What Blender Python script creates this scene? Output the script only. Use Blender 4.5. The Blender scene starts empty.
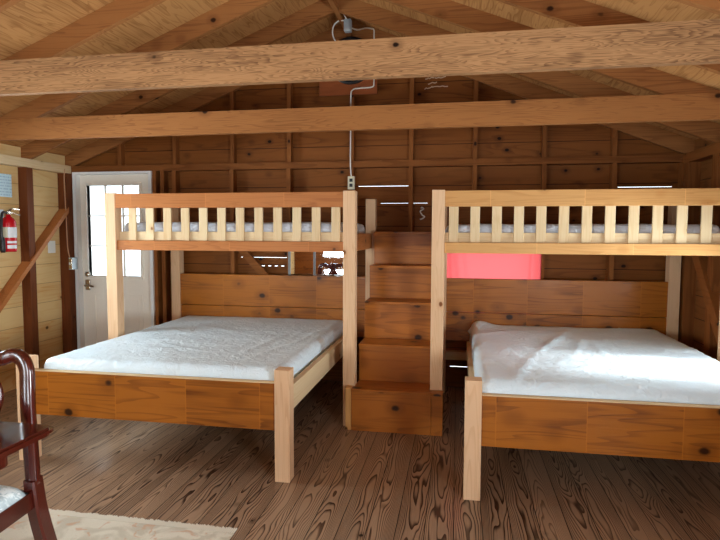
import bpy, bmesh, math, random
from mathutils import Vector, Matrix, noise
random.seed(7)
scene = bpy.context.scene
COL = scene.collection
R = math.radians

# ------------------------------------------------------------------ helpers
def S(r, g, b):
    """sRGB 0-255 -> linear rgba"""
    f = lambda c: (c/255/12.92) if c/255 <= .04045 else ((c/255+.055)/1.055)**2.4
    return (f(r), f(g), f(b), 1)

class NT:
    def __init__(s, name):
        s.m = bpy.data.materials.new(name); s.m.use_nodes = True
        s.t = s.m.node_tree; s.t.nodes.clear()
        s.out = s.n('ShaderNodeOutputMaterial')
    def n(s, ty, **k):
        nd = s.t.nodes.new(ty)
        for a, b in k.items(): setattr(nd, a, b)
        return nd
    def put(s, sock, v):
        if isinstance(v, bpy.types.NodeSocket): s.t.links.new(v, sock)
        else: sock.default_value = v
    def math(s, op, a, b=0., c=0., clamp=False):
        nd = s.n('ShaderNodeMath', operation=op, use_clamp=clamp)
        for i, v in enumerate((a, b, c)): s.put(nd.inputs[i], v)
        return nd.outputs[0]
    def comb(s, x, y, z):
        nd = s.n('ShaderNodeCombineXYZ')
        for i, v in enumerate((x, y, z)): s.put(nd.inputs[i], v)
        return nd.outputs[0]
    def mix(s, f, a, b, mode='MIX'):
        nd = s.n('ShaderNodeMix', data_type='RGBA', blend_type=mode)
        s.put(nd.inputs['Factor'], f); s.put(nd.inputs['A'], a); s.put(nd.inputs['B'], b)
        return nd.outputs['Result']
    def noise(s, v, scale=1., detail=2., rough=.5, dist=0., out='Fac'):
        nd = s.n('ShaderNodeTexNoise')
        s.put(nd.inputs['Vector'], v)
        nd.inputs['Scale'].default_value = scale; nd.inputs['Detail'].default_value = detail
        nd.inputs['Roughness'].default_value = rough; nd.inputs['Distortion'].default_value = dist
        return nd.outputs[out]
    def sstep(s, v, a, b):
        nd = s.n('ShaderNodeMapRange', interpolation_type='SMOOTHSTEP')
        s.put(nd.inputs[0], v)
        nd.inputs[1].default_value = a; nd.inputs[2].default_value = b
        return nd.outputs[0]
    def bump(s, h, strength, dist=.01):
        nd = s.n('ShaderNodeBump'); nd.inputs['Strength'].default_value = strength
        nd.inputs['Distance'].default_value = dist; s.put(nd.inputs['Height'], h)
        return nd.outputs[0]
    def pbsdf(s, base, rough=.5, normal=None, **k):
        b = s.n('ShaderNodeBsdfPrincipled'); s.put(b.inputs['Base Color'], base)
        s.put(b.inputs['Roughness'], rough)
        if normal: s.t.links.new(normal, b.inputs['Normal'])
        for a, v in k.items(): s.put(b.inputs[a.replace('_', ' ')], v)
        s.t.links.new(b.outputs[0], s.out.inputs[0]); return b

def plain(name, col, rough=.5, metal=0., bump=0., bscale=60., **k):
    t = NT(name); nrm = None
    tc = t.n('ShaderNodeTexCoord').outputs['Object']
    nz = t.noise(tc, bscale, 3)
    base = t.mix(t.math('MULTIPLY', nz, .25), col, tuple(c*.7 for c in col[:3])+(1,))
    if bump: nrm = t.bump(nz, bump, .004)
    t.pbsdf(base, rough, nrm, Metallic=metal, **k); return t.m

WK = .69
def wood(name, light, dark, axis, ring=9., long=.55, cross=6., contrast=.6, rough=.5, knots=.0, plank=None,
         joint=0., cath=0., sharp=.5, tint=.25, coat=0., seam=.004, bump=.25, knotcol=None, fib=.2, blot=.7):
    """board wood: grain drawn as contour lines of a noise field stretched along one axis.
    plank = (axis index, width): splits the surface in boards."""
    light, dark = (tuple(v*WK for v in light[:3])+(1,), tuple(v*WK for v in dark[:3])+(1,))
    t = NT(name)
    tc = t.n('ShaderNodeTexCoord').outputs['Object']
    sp = t.n('ShaderNodeSeparateXYZ'); t.t.links.new(tc, sp.inputs[0])
    ax = 'xyz'.index(axis); o = [i for i in range(3) if i != ax]
    L, A, B = sp.outputs[ax], sp.outputs[o[0]], sp.outputs[o[1]]
    rnd = t.n('ShaderNodeObjectInfo').outputs['Random']
    off = t.math('MULTIPLY', rnd, 37.)
    seamv = None; tintv = rnd
    if plank:
        P = sp.outputs[plank[0]]
        q = t.math('DIVIDE', P, plank[1])
        idx = t.math('FLOOR', q)
        wn = t.n('ShaderNodeTexWhiteNoise', noise_dimensions='1D'); t.put(wn.inputs['W'], t.math('ADD', idx, .37))
        off = t.math('ADD', off, t.math('MULTIPLY', wn.outputs['Value'], 91.))
        tintv = wn.outputs['Value']
        fr = t.math('FRACT', q)
        e = t.math('MINIMUM', fr, t.math('SUBTRACT', 1., fr))
        seamv = t.sstep(e, seam/plank[1]*.3, seam/plank[1])
    if joint:
        q = t.math('DIVIDE', t.math('ADD', L, t.math('MULTIPLY', rnd, joint)), joint)
        idx = t.math('FLOOR', q)
        wn = t.n('ShaderNodeTexWhiteNoise', noise_dimensions='1D'); t.put(wn.inputs['W'], t.math('ADD', idx, t.math('MULTIPLY', rnd, 17.)))
        off = t.math('ADD', off, t.math('MULTIPLY', wn.outputs['Value'], 53.))
        tintv = t.math('ADD', t.math('MULTIPLY', tintv, .6), t.math('MULTIPLY', wn.outputs['Value'], .4))
        fr = t.math('FRACT', q)
        e = t.math('MINIMUM', fr, t.math('SUBTRACT', 1., fr))
        jv = t.sstep(e, .0006/joint, .004/joint)
    V = t.comb(t.math('ADD', t.math('MULTIPLY', L, long), off),
               t.math('ADD', t.math('MULTIPLY', A, cross), t.math('MULTIPLY', off, 1.7)),
               t.math('MULTIPLY', B, cross))
    n1 = t.noise(V, 1., 2., .45, .25)
    nv = t.math('MULTIPLY', n1, ring)
    if cath:    # nested arches centred on each board (plain-sawn figure)
        u = t.math('ADD', t.math('SUBTRACT', t.math('FRACT', t.math('DIVIDE', sp.outputs[plank[0]], plank[1])), .5), t.math('MULTIPLY', t.math('SUBTRACT', t.math('FRACT', t.math('MULTIPLY', off, 3.7)), .5), .5))
        nv = t.math('ADD', nv, t.math('ADD', t.math('MULTIPLY', t.math('MULTIPLY', u, u), cath), t.math('MULTIPLY', L, t.math('SUBTRACT', t.math('MULTIPLY', t.math('FRACT', t.math('MULTIPLY', off, 1.9)), 9.), 4.5))))
    fr = t.math('FRACT', nv)
    rg = t.math('MULTIPLY', t.sstep(fr, sharp, .93), t.math('SUBTRACT', 1., t.sstep(fr, .95, 1.)))
    VF = t.comb(t.math('MULTIPLY', L, 5.), t.math('ADD', t.math('MULTIPLY', A, 170.), off), t.math('MULTIPLY', B, 170.))
    n2 = t.noise(VF, 1., 2., .6)
    n3 = t.noise(t.comb(t.math('ADD', t.math('MULTIPLY', L, 1.3), off), t.math('MULTIPLY', A, 9.), t.math('MULTIPLY', B, 9.)), 1., 2.)
    f = t.math('ADD', t.math('MULTIPLY', rg, contrast), t.math('MULTIPLY', t.math('SUBTRACT', n2, .5), fib*2.))
    f = t.math('ADD', f, t.math('MULTIPLY', t.math('SUBTRACT', n3, .5), blot))
    f = t.math('ADD', f, t.math('MULTIPLY', t.math('SUBTRACT', tintv, .5), tint*2), clamp=True)
    c = t.mix(f, light, dark)
    if knots:
        vo = t.n('ShaderNodeTexVoronoi'); vo.inputs['Scale'].default_value = 1.
        k = [0, 0, 0]; k[ax] = t.math('ADD', t.math('MULTIPLY', L, 4.2), t.math('MULTIPLY', off, .73)); k[o[0]] = t.math('MULTIPLY', A, 5.6); k[o[1]] = t.math('MULTIPLY', B, 5.6)
        dn = t.noise(tc, 25., 1.)
        t.put(vo.inputs['Vector'], t.comb(*k))
        d = t.math('ADD', vo.outputs['Distance'], t.math('MULTIPLY', t.math('SUBTRACT', dn, .5), .05))
        kn = t.math('SUBTRACT', 1., t.sstep(d, knots*.5, knots))
        halo = t.math('MULTIPLY', t.math('SUBTRACT', 1., t.sstep(d, knots, knots*2.6)), .4)
        c = t.mix(halo, c, dark)
        c = t.mix(kn, c, knotcol or tuple(v*.22 for v in dark[:3])+(1,))
    h = n2
    if seamv is not None:
        c = t.mix(t.math('SUBTRACT', 1., seamv), c, tuple(v*.25 for v in dark[:3])+(1,))
        h = t.math('ADD', t.math('MULTIPLY', n2, .3), seamv)
    if joint:
        c = t.mix(t.math('MULTIPLY', t.math('SUBTRACT', 1., jv), .45), c, tuple(min(1, v*1.5) for v in light[:3])+(1,))
    rr = t.math('ADD', rough, t.math('MULTIPLY', f, .12))
    t.pbsdf(c, rr, t.bump(h, bump, .003), Coat_Weight=coat, Coat_Roughness=.15, Specular_IOR_Level=(.25 if coat else .15))
    return t.m

# ---- meshes
def bx(bm, x0, x1, y0, y1, z0, z1, bev=.0):
    b2 = bmesh.new() if bev else bm
    vs = [b2.verts.new((x, y, z)) for x in (x0, x1) for y in (y0, y1) for z in (z0, z1)]
    for q in ((0, 1, 3, 2), (4, 6, 7, 5), (0, 4, 5, 1), (2, 3, 7, 6), (0, 2, 6, 4), (1, 5, 7, 3)):
        b2.faces.new([vs[i] for i in q])
    if bev:
        bmesh.ops.bevel(b2, geom=list(b2.edges), offset=bev, segments=2, affect='EDGES', profile=.5)
        me = bpy.data.meshes.new('t'); b2.to_mesh(me); bm.from_mesh(me); bpy.data.meshes.remove(me); b2.free()
    return bm

def prism(bm, pts, d0, d1, plane='xz'):
    """polygon pts in a plane, extruded along the remaining axis from d0 to d1"""
    def P(a, b, d):
        return {'xz': (a, d, b), 'yz': (d, a, b), 'xy': (a, b, d)}[plane]
    v0 = [bm.verts.new(P(a, b, d0)) for a, b in pts]; v1 = [bm.verts.new(P(a, b, d1)) for a, b in pts]
    bm.faces.new(v0); bm.faces.new(v1[::-1])
    n = len(pts)
    for i in range(n):
        bm.faces.new((v0[i], v1[i], v1[(i+1) % n], v0[(i+1) % n]))
    bmesh.ops.recalc_face_normals(bm, faces=bm.faces[:]); return bm

def smooth_path(pts, k=6):
    P = [Vector(p) for p in pts]; out = []
    for i in range(len(P)-1):
        p0 = P[max(i-1, 0)]; p1 = P[i]; p2 = P[i+1]; p3 = P[min(i+2, len(P)-1)]
        for j in range(k):
            t = j/k
            out.append(.5*((2*p1)+(p2-p0)*t+(2*p0-5*p1+4*p2-p3)*t*t+(3*p1-p0-3*p2+p3)*t**3))
    out.append(P[-1]); return out

def sweep(bm, pts, prof, radii=None, up=Vector((0, 1, 0)), cap=True):
    """sweep a closed 2-D profile (list of (a, b)) along pts; b runs along `up`"""
    rows = []
    for i, p in enumerate(pts):
        d = (pts[min(i+1, len(pts)-1)] - pts[max(i-1, 0)]).normalized()
        sd = d.cross(up)
        if sd.length < 1e-4: sd = d.cross(Vector((1, 0, .01)))
        sd.normalize(); u2 = sd.cross(d).normalized()
        s = radii[i] if radii else 1.
        rows.append([bm.verts.new(p+sd*a*s+u2*b*s) for a, b in prof])
    n = len(prof)
    for i in range(len(rows)-1):
        for j in range(n):
            bm.faces.new((rows[i][j], rows[i][(j+1) % n], rows[i+1][(j+1) % n], rows[i+1][j]))
    if cap:
        bm.faces.new(rows[0][::-1]); bm.faces.new(rows[-1])
    bmesh.ops.recalc_face_normals(bm, faces=bm.faces[:]); return bm

def circ(r, n=10): return [(r*math.cos(2*math.pi*i/n), r*math.sin(2*math.pi*i/n)) for i in range(n)]
def sqr(a, b, c=.25):
    return [(-a, -b*(1-c)), (-a*(1-c), -b), (a*(1-c), -b), (a, -b*(1-c)), (a, b*(1-c)), (a*(1-c), b), (-a*(1-c), b), (-a, b*(1-c))]

def lathe(bm, prof, n=20, axis='z', loc=(0, 0, 0)):
    rows = []
    for r, h in prof:
        row = []
        for i in range(n):
            a = 2*math.pi*i/n; c, s = r*math.cos(a), r*math.sin(a)
            v = {'z': (c, s, h), 'y': (c, h, s), 'x': (h, c, s)}[axis]
            row.append(bm.verts.new(Vector(v)+Vector(loc)))
        rows.append(row)
    for i in range(len(rows)-1):
        for j in range(n):
            bm.faces.new((rows[i][j], rows[i][(j+1) % n], rows[i+1][(j+1) % n], rows[i+1][j]))
    bm.faces.new(rows[0][::-1]); bm.faces.new(rows[-1])
    bmesh.ops.recalc_face_normals(bm, faces=bm.faces[:]); return bm

def obj(name, bm, mat, parent=None, origin=(0, 0, 0), smooth=False):
    """bm in world coordinates -> one mesh object; vertices stored relative to origin or to the parent's base"""
    base = Vector(origin)
    q = parent
    if q is not None: base = q['_w'].copy() if False else Vector(WORLD[q.name])
    me = bpy.data.meshes.new(name)
    for v in bm.verts: v.co -= base
    bm.to_mesh(me); bm.free()
    me.materials.append(mat)
    if smooth:
        for p in me.polygons: p.use_smooth = True
    o = bpy.data.objects.new(name, me); COL.objects.link(o)
    if parent is not None: o.parent = parent; WORLD[o.name] = tuple(base)
    else: o.location = base; WORLD[o.name] = tuple(base)
    return o
WORLD = {}
def tag(o, label, cat, group=None, kind=None):
    if label: o['label'] = label
    if cat: o['category'] = cat
    if group: o['group'] = group
    if kind: o['kind'] = kind
    return o
def thing(name, label, cat, loc, group=None, kind=None):
    o = bpy.data.objects.new(name, None); COL.objects.link(o); o.location = loc
    o.empty_display_size = .1
    WORLD[o.name] = tuple(loc); return tag(o, label, cat, group, kind)
def struct(name, bm, mat, parent=None, origin=(0, 0, 0), smooth=False):
    o = obj(name, bm, mat, parent, origin, smooth)
    if parent is None: o['kind'] = 'structure'
    return o
def BX(*a, **k): return bx(bmesh.new(), *a, **k)
def plab(o, l): o['label'] = l; return o

# ------------------------------------------------------------------ materials
AX = 'xyz'
def wset(nm, **k): return {a: wood(f'{nm}_{a}', axis=a, **k) for a in AX}
W_POST = wset('pale_fir', light=S(255, 210, 166), dark=S(226, 170, 122), contrast=.35, ring=16, knots=.10, rough=.55, tint=.12, cross=12, knotcol=S(120, 70, 35))
W_SLAT = wset('pale_pine', light=S(252, 222, 176), dark=S(226, 182, 128), contrast=.3, ring=14, knots=.09, rough=.55, tint=.2, cross=12, knotcol=S(130, 80, 40))
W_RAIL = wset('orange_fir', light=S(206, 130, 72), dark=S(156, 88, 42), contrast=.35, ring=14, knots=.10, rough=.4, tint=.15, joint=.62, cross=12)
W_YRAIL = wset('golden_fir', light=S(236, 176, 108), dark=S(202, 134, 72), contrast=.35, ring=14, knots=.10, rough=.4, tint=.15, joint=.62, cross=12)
W_PANEL = wset('varnished_pine', light=S(190, 112, 34), dark=S(114, 56, 10), contrast=.45, ring=11, knots=.165, rough=.33, tint=.2, joint=.46, cross=8, coat=.05, blot=1.5, fib=.3)
W_STEP = wset('stair_pine', light=S(188, 108, 36), dark=S(120, 60, 14), contrast=.35, ring=10, knots=.165, rough=.36, tint=.25, cross=7, coat=.05, blot=1.3, fib=.3)
W_BEAM = wset('rough_beam', light=S(200, 148, 100), dark=S(88, 54, 32), contrast=.45, ring=20, long=2.4, cross=22, knots=.09, rough=.75, tint=.1, sharp=.25, fib=.6, blot=1.3)
W_BEAM2 = wset('brown_beam', light=S(184, 120, 66), dark=S(124, 72, 36), contrast=.35, ring=14, long=1.2, cross=13, knots=.12, rough=.7, tint=.1, fib=.45, blot=1.1)
W_STUD = wset('old_stud', light=S(160, 96, 46), dark=S(104, 54, 22), contrast=.35, ring=10, knots=.10, rough=.7, tint=.2)
W_DSTUD = wset('dark_stud', light=S(126, 68, 34), dark=S(84, 42, 20), contrast=.35, ring=10, knots=.10, rough=.6, tint=.15)
W_RAFT = wset('rafter_fir', light=S(188, 124, 70), dark=S(128, 74, 36), contrast=.4, ring=13, cross=10, knots=.12, rough=.65, tint=.2)
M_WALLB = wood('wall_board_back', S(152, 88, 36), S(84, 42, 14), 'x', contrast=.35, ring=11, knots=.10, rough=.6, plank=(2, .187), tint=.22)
M_WALLL_LIT = wood('wall_board_left_lit', S(255, 216, 152), S(238, 174, 100), 'y', contrast=.4, ring=12, knots=.12, rough=.6, plank=(2, .187), tint=.3, blot=1.1, seam=.0022)  # same pine as the back boards, paler: light on it put into the colour
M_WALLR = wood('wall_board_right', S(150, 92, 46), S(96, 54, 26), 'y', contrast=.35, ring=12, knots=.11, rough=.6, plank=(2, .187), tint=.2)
M_ROOF = wood('roof_plywood', S(218, 158, 96), S(146, 88, 42), 'y', contrast=.4, ring=9, long=1.5, cross=9., rough=.7, tint=.1, fib=.55, blot=1.2)
M_FLOOR = wood('floor_board', S(194, 160, 130), S(72, 46, 32), 'y', contrast=.85, ring=11., long=1.5, cross=8., rough=.34, knots=.07, plank=(0, .138), cath=20., tint=.25, sharp=.45, coat=.3, seam=.003, bump=.15)
M_MAHOG = wood('mahogany', S(80, 25, 16), S(38, 10, 7), 'z', contrast=.4, ring=8, rough=.16, tint=.05, coat=.6, bump=.05)
M_MAHOGX = wood('mahogany_top', S(78, 26, 16), S(38, 11, 7), 'y', contrast=.4, ring=8, rough=.1, tint=.05, coat=.8, bump=.03)
M_WHITE = plain('white_door_paint', S(246, 238, 224), .4)
M_TRIM = plain('white_jamb_paint', S(238, 238, 236), .45)
M_STEEL = plain('galvanised_steel', S(196, 208, 216), .4, .5)
M_CHROME = plain('brushed_nickel', S(200, 190, 175), .25, 1.)
M_WIRE = plain('white_cable', S(232, 226, 214), .45)
M_BLACK = plain('black_plastic', S(24, 25, 28), .45)
M_RED = plain('red_enamel', S(196, 18, 32), .25)
M_PALE = plain('pale_label', S(214, 206, 178), .5)
M_LBL = plain('white_label', S(230, 232, 236), .5)
M_CARD = plain('white_card', S(236, 234, 226), .6)
M_DARKBOX = plain('dark_vent_grille', S(38, 40, 44), .55)
def fabric(name, c, bumpk=.3, sc=9., rough=.55, sheen=0.):
    t = NT(name); tc = t.n('ShaderNodeTexCoord').outputs['Object']
    a = t.noise(tc, sc, 4, .6, 1.2); b = t.noise(tc, 140., 2)
    h = t.math('ADD', a, t.math('MULTIPLY', b, .05))
    t.pbsdf(c, rough, t.bump(h, bumpk, .03)); return t.m
M_SHEET = fabric('white_mattress_cover', S(218, 234, 243), .45, 13., .45)
M_SHEET2 = fabric('blueish_mattress_cover', S(206, 210, 218), .6, 14., .35)
def curtain_mat():
    t = NT('red_cloth'); d = t.n('ShaderNodeBsdfDiffuse'); d.inputs[0].default_value = S(232, 84, 88)
    tr = t.n('ShaderNodeBsdfTranslucent'); tr.inputs[0].default_value = S(240, 164, 164)
    m = t.n('ShaderNodeMixShader'); m.inputs[0].default_value = .72
    t.t.links.new(d.outputs[0], m.inputs[1]); t.t.links.new(tr.outputs[0], m.inputs[2]); t.t.links.new(m.outputs[0], t.out.inputs[0]); return t.m
M_CURTAIN = curtain_mat()
def glass_mat():
    t = NT('window_glass'); tr = t.n('ShaderNodeBsdfTransparent'); tr.inputs[0].default_value = (.95, .97, .97, 1)
    g = t.n('ShaderNodeBsdfGlossy'); g.inputs['Roughness'].default_value = .03
    fr = t.n('ShaderNodeFresnel'); fr.inputs[0].default_value = 1.45
    m = t.n('ShaderNodeMixShader'); t.t.links.new(fr.outputs[0], m.inputs[0])
    t.t.links.new(tr.outputs[0], m.inputs[1]); t.t.links.new(g.outputs[0], m.inputs[2]); t.t.links.new(m.outputs[0], t.out.inputs[0]); return t.m
M_GLASS = glass_mat()
M_MIRROR = NT('silver_mirror'); M_MIRROR.pbsdf((.82, .84, .85, 1), .02, None, Metallic=1.); M_MIRROR = M_MIRROR.m
def rug_mat():
    t = NT('faded_rug'); tc = t.n('ShaderNodeTexCoord').outputs['Object']
    a = t.noise(tc, 5., 3, .6, 1.5); b = t.noise(tc, 9., 2, .5, 2.); w = t.noise(tc, 220., 2)
    c = t.mix(t.sstep(a, .42, .6), S(220, 212, 194), S(198, 188, 168))
    c = t.mix(t.math('MULTIPLY', t.sstep(b, .58, .68), .6), c, S(206, 150, 112))
    c = t.mix(t.math('MULTIPLY', w, .35), c, S(150, 140, 122))
    t.pbsdf(c, .95, t.bump(w, .5, .004)); return t.m
M_RUG = rug_mat()
M_FRINGE = plain('rug_binding', S(226, 218, 200), .9, 0, .5, 300)
def seat_mat():
    t = NT('seat_damask'); tc = t.n('ShaderNodeTexCoord').outputs['Object']
    a = t.noise(tc, 22., 3, .6, 2.5); v = t.n('ShaderNodeTexVoronoi'); v.inputs['Scale'].default_value = 14; t.put(v.inputs['Vector'], tc)
    f = t.sstep(t.math('ADD', a, t.math('MULTIPLY', v.outputs['Distance'], .4)), .55, .75)
    t.pbsdf(t.mix(f, S(226, 230, 228), S(176, 186, 188)), .6, t.bump(a, .2, .004)); return t.m
M_SEAT = seat_mat()
def paper_mat():
    t = NT('printed_notice'); tc = t.n('ShaderNodeTexCoord').outputs['Object']
    sp = t.n('ShaderNodeSeparateXYZ'); t.t.links.new(tc, sp.inputs[0])
    fr = t.math('FRACT', t.math('MULTIPLY', sp.outputs[2], 38.))
    nz = t.noise(t.comb(0., t.math('MULTIPLY', sp.outputs[1], 60.), t.math('MULTIPLY', t.math('FLOOR', t.math('MULTIPLY', sp.outputs[2], 38.)), 9.)), 1., 2)
    f = t.math('MULTIPLY', t.sstep(fr, .5, .6), t.sstep(nz, .42, .5))
    t.pbsdf(t.mix(t.math('MULTIPLY', f, .6), S(206, 234, 246), S(140, 180, 208)), .6); return t.m
M_PAPER = paper_mat()

# ------------------------------------------------------------------ the room
XL, XR, YB, YF = -3.96, 1.93, 5.15, -3.0         # board faces
SL, SR = -3.87, 1.84                             # stud faces left / right
RX, RZ, RS = -1.0, 3.235, .395                   # ridge x, rafter underside at ridge, slope
RD = .14
under = lambda x: RZ-RS*abs(x-RX)

struct('floor', BX(XL-.02, XR+.02, YF, YB+.02, -.03, 0), M_FLOOR)

def board_wall(x0, x1, z0, z1, holes, top=None, step=.187):
    """cells of a boarded wall in its own (u, z) plane, minus rectangular holes"""
    us = sorted({x0, x1, *[h[0] for h in holes], *[h[1] for h in holes]}); us = [u for u in us if x0 <= u <= x1]
    zs = {z0, z1, *[h[2] for h in holes], *[h[3] for h in holes]}; zs = sorted(z for z in zs if z0 <= z <= z1)
    out = []
    for i in range(len(us)-1):
        for j in range(len(zs)-1):
            c, d = (us[i]+us[i+1])/2, (zs[j]+zs[j+1])/2
            if not any(h[0] < c < h[1] and h[2] < d < h[3] for h in holes): out.append((us[i], us[i+1], zs[j], zs[j+1]))
    return out
DOOR = (-3.848, -2.988, 0, 2.05)
CURT = (-.10, .715, .62, 1.36)
slits = [(-.93, -.46, 1.869, 1.8735), (-.72, -.28, 1.710, 1.713), (1.36, 1.80, 1.837, 1.8415), (-2.11, -1.62, 1.190, 1.194),
         (-.055, .13, .19, .198)] + [(-1.96+i*.066, -1.925+i*.066, 1.106, 1.113) for i in range(5)]
bm = bmesh.new()
ZT = 2.09
for a, b, c, d in board_wall(XL, XR, 0, ZT, [DOOR, CURT]+slits): bx(bm, a, b, YB, YB+.02, c, d)
rt = lambda x: under(x)+RD
prism(bm, [(XL, ZT), (XR, ZT), (XR, rt(XR)), (RX, rt(RX)), (XL, rt(XL))], YB, YB+.02)
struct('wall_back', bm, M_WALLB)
WIN_L = (2.3, 3.95, .85, 1.95); WIN_R = (3.16, 3.80, .74, 1.50); WIN_L2 = (-1.6, -.2, .85, 1.85); WIN_R2 = (-1.2, .4, .85, 1.85)
for nm, xa, xb, hs in (('wall_left', XL-.02, XL, [WIN_L, WIN_L2]), ('wall_right', XR, XR+.02, [WIN_R, WIN_R2])):
    bm = bmesh.new()
    for a, b, c, d in board_wall(YF, YB, 0, rt(XL if 'left' in nm else XR), hs): bx(bm, xa, xb, a, b, c, d)
    struct(nm, bm, M_WALLL_LIT if 'left' in nm else M_WALLR)
WIN_F = [(-3.2, -2.0, .85, 1.9), (-.2, 1.2, .85, 1.9)]
bm = bmesh.new()
for a, b, c, d in board_wall(XL, XR, 0, ZT, WIN_F): bx(bm, a, b, YF-.02, YF, c, d)
prism(bm, [(XL, ZT), (XR, ZT), (XR, rt(XR)), (RX, rt(RX)), (XL, rt(XL))], YF-.02, YF)
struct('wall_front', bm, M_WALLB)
# roof sheathing
bm = bmesh.new()
for x in (XL-.05, XR+.05):
    prism(bm, [(RX, rt(RX)), (x, rt(x)), (x, rt(x)+.02), (RX, rt(RX)+.02)], YF-.02, YB+.02)
struct('ceiling', bm, M_ROOF)

# rafters, one object each
ys = [5.08, 4.5, 3.9, 3.3, 2.7, 2.1, 1.5, .9, .3, -.3, -.9, -1.5, -2.1, -2.7]
for y in ys:
    for s, xe in ((-1, XL), (1, XR)):
        x0 = RX+s*.019
        bm = prism(bmesh.new(), [(x0, under(x0)), (xe, under(xe)), (xe, rt(xe)), (x0, rt(x0))], y, y+.038)
        struct('rafter', bm, W_RAFT['x'], origin=(RX, y, RZ))
struct('ridge_board', BX(RX-.019, RX+.019, YF, YB, under(RX)-.01, rt(RX)), W_RAFT['y'], origin=(RX, YB, RZ))
# tie beams
def tie(y, z, h, mat, lab):
    zt = z+h
    xt = (rt(RX)-zt)/RS
    bm = prism(bmesh.new(), [(SL, z), (SR, z), (SR, min(zt, rt(SR)-.005)), (RX+xt-.01, zt), (RX-xt+.01, zt), (SL, min(zt, rt(SL)-.005))], y, y+.04)
    o = struct('tie_beam', bm, mat, origin=(RX, y, z)); o['label'] = lab
tie(2.66, 2.178, .178, W_BEAM['x'], 'nearest rough-sawn tie beam crossing under the roof')
tie(3.86, 2.157, .163, W_BEAM2['x'], 'farther brown tie beam above the bunk beds')
for y in (1.46, .26, -.94, -2.14): tie(y, 2.178, .165, W_BEAM2['x'], 'tie beam nearer the front of the cabin')

# back wall framing: plate, studs, gable studs, blocking
PL0, PL1 = 2.037, 2.098
struct('trim_1', BX(XL, XR, 5.055, 5.15, PL0, PL1), W_STUD['x'], origin=(0, 5.06, PL0))
studs_x = [-2.775, -2.175, -1.605, -1.0, -.45, .12, .715, 1.29]
for x in studs_x:
    if x == .12:
        struct('wall_stud', BX(x, x+.038, 5.062, YB, 1.40, PL0), W_STUD['z'], origin=(x, 5.06, 1.4))
        struct('wall_stud', BX(x, x+.038, 5.062, YB, 0, .6), W_STUD['z'], origin=(x, 5.06, 0))
    else:
        struct('wall_stud', BX(x, x+.038, 5.062, YB, 0, PL0), W_STUD['z'], origin=(x, 5.06, 0))
    struct('gable_stud', BX(x, x+.038, 5.085, YB, PL1, under(x+.019)+.06), W_STUD['z'], origin=(x, 5.06, PL1))
struct('wall_stud', BX(-3.37, -3.332, 5.085, YB, PL1, under(-3.35)+.06), W_STUD['z'], origin=(-3.37, 5.06, PL1))
for x0, x1 in ((XL, -3.855), (-2.984, -2.946), (-2.90, -2.862)):
    struct('wall_stud', BX(x0, x1, 5.06, YB, 0, PL0), W_STUD['z'], origin=(x0, 5.06, 0))
struct('wall_stud', BX(SR-.0, XR, 5.06, YB, 0, PL0), W_STUD['z'], origin=(SR, 5.06, 0))
struct('window_header', BX(-.10, .715, 5.08, YB, 1.36, 1.40), W_STUD['x'], origin=(0, 5.06, 1.4))
struct('window_sill', BX(-.10, .715, 5.08, YB, .58, .62), W_STUD['x'], origin=(0, 5.06, .6))
# let-in diagonal brace of the back wall
struct('diagonal_brace', prism(bmesh.new(), [(-2.155, 1.31), (-2.06, 1.31), (-1.49, .72), (-1.60, .72)], 5.064, 5.10), W_STUD['x'], origin=(-2, 5.06, 1))
struct('blocking_board', BX(-.40, .12, 5.07, YB, .275, .35), W_SLAT['x'], origin=(-.1, 5.07, .3))
# left wall framing
struct('trim_2', BX(XL, SL, YF, 5.05, 2.02, 2.098), W_SLAT['y'], origin=(SL, 5, 2.02))
struct('trim_3', BX(SR, XR, YF, 5.05, 2.02, 2.098), W_STUD['y'], origin=(SR, 5, 2.02))
for y in (4.495, 4.457): struct('wall_stud', BX(XL, SL, y, y+.038, 0, 2.02), W_DSTUD['z'], origin=(SL, y, 0))
struct('wall_stud', BX(XL, SL+.01, 4.965, 5.055, 0, 2.02), W_DSTUD['z'], origin=(SL, 5, 0))
for y in (3.97, 1.96, 1.36, .76, .16, -.44): struct('wall_stud', BX(XL, SL, y, y+.038, 0, 2.02), W_STUD['z'], origin=(SL, y, 0))
for y in (4.93, 4.42, 3.90, 1.96, 1.36, .76, .5): struct('wall_stud', BX(SR, XR, y, y+(.09 if y > 4.9 or y == 4.42 else .038), 0, 2.02), W_STUD['z'], origin=(SR, y, 0))
struct('diagonal_brace', prism(bmesh.new(), [(4.982, 1.682), (3.70, .41), (3.70, .352), (4.982, 1.628)], SL-.082, SL+.015, 'yz'), W_RAIL['y'], origin=(SL, 4.5, 1))
struct('diagonal_brace', prism(bmesh.new(), [(4.80, 1.32), (4.74, 1.40), (4.0, .50), (4.06, .42)], SR-.02, XR-.01, 'yz'), W_STUD['y'], origin=(SR, 4.5, 1))

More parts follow.
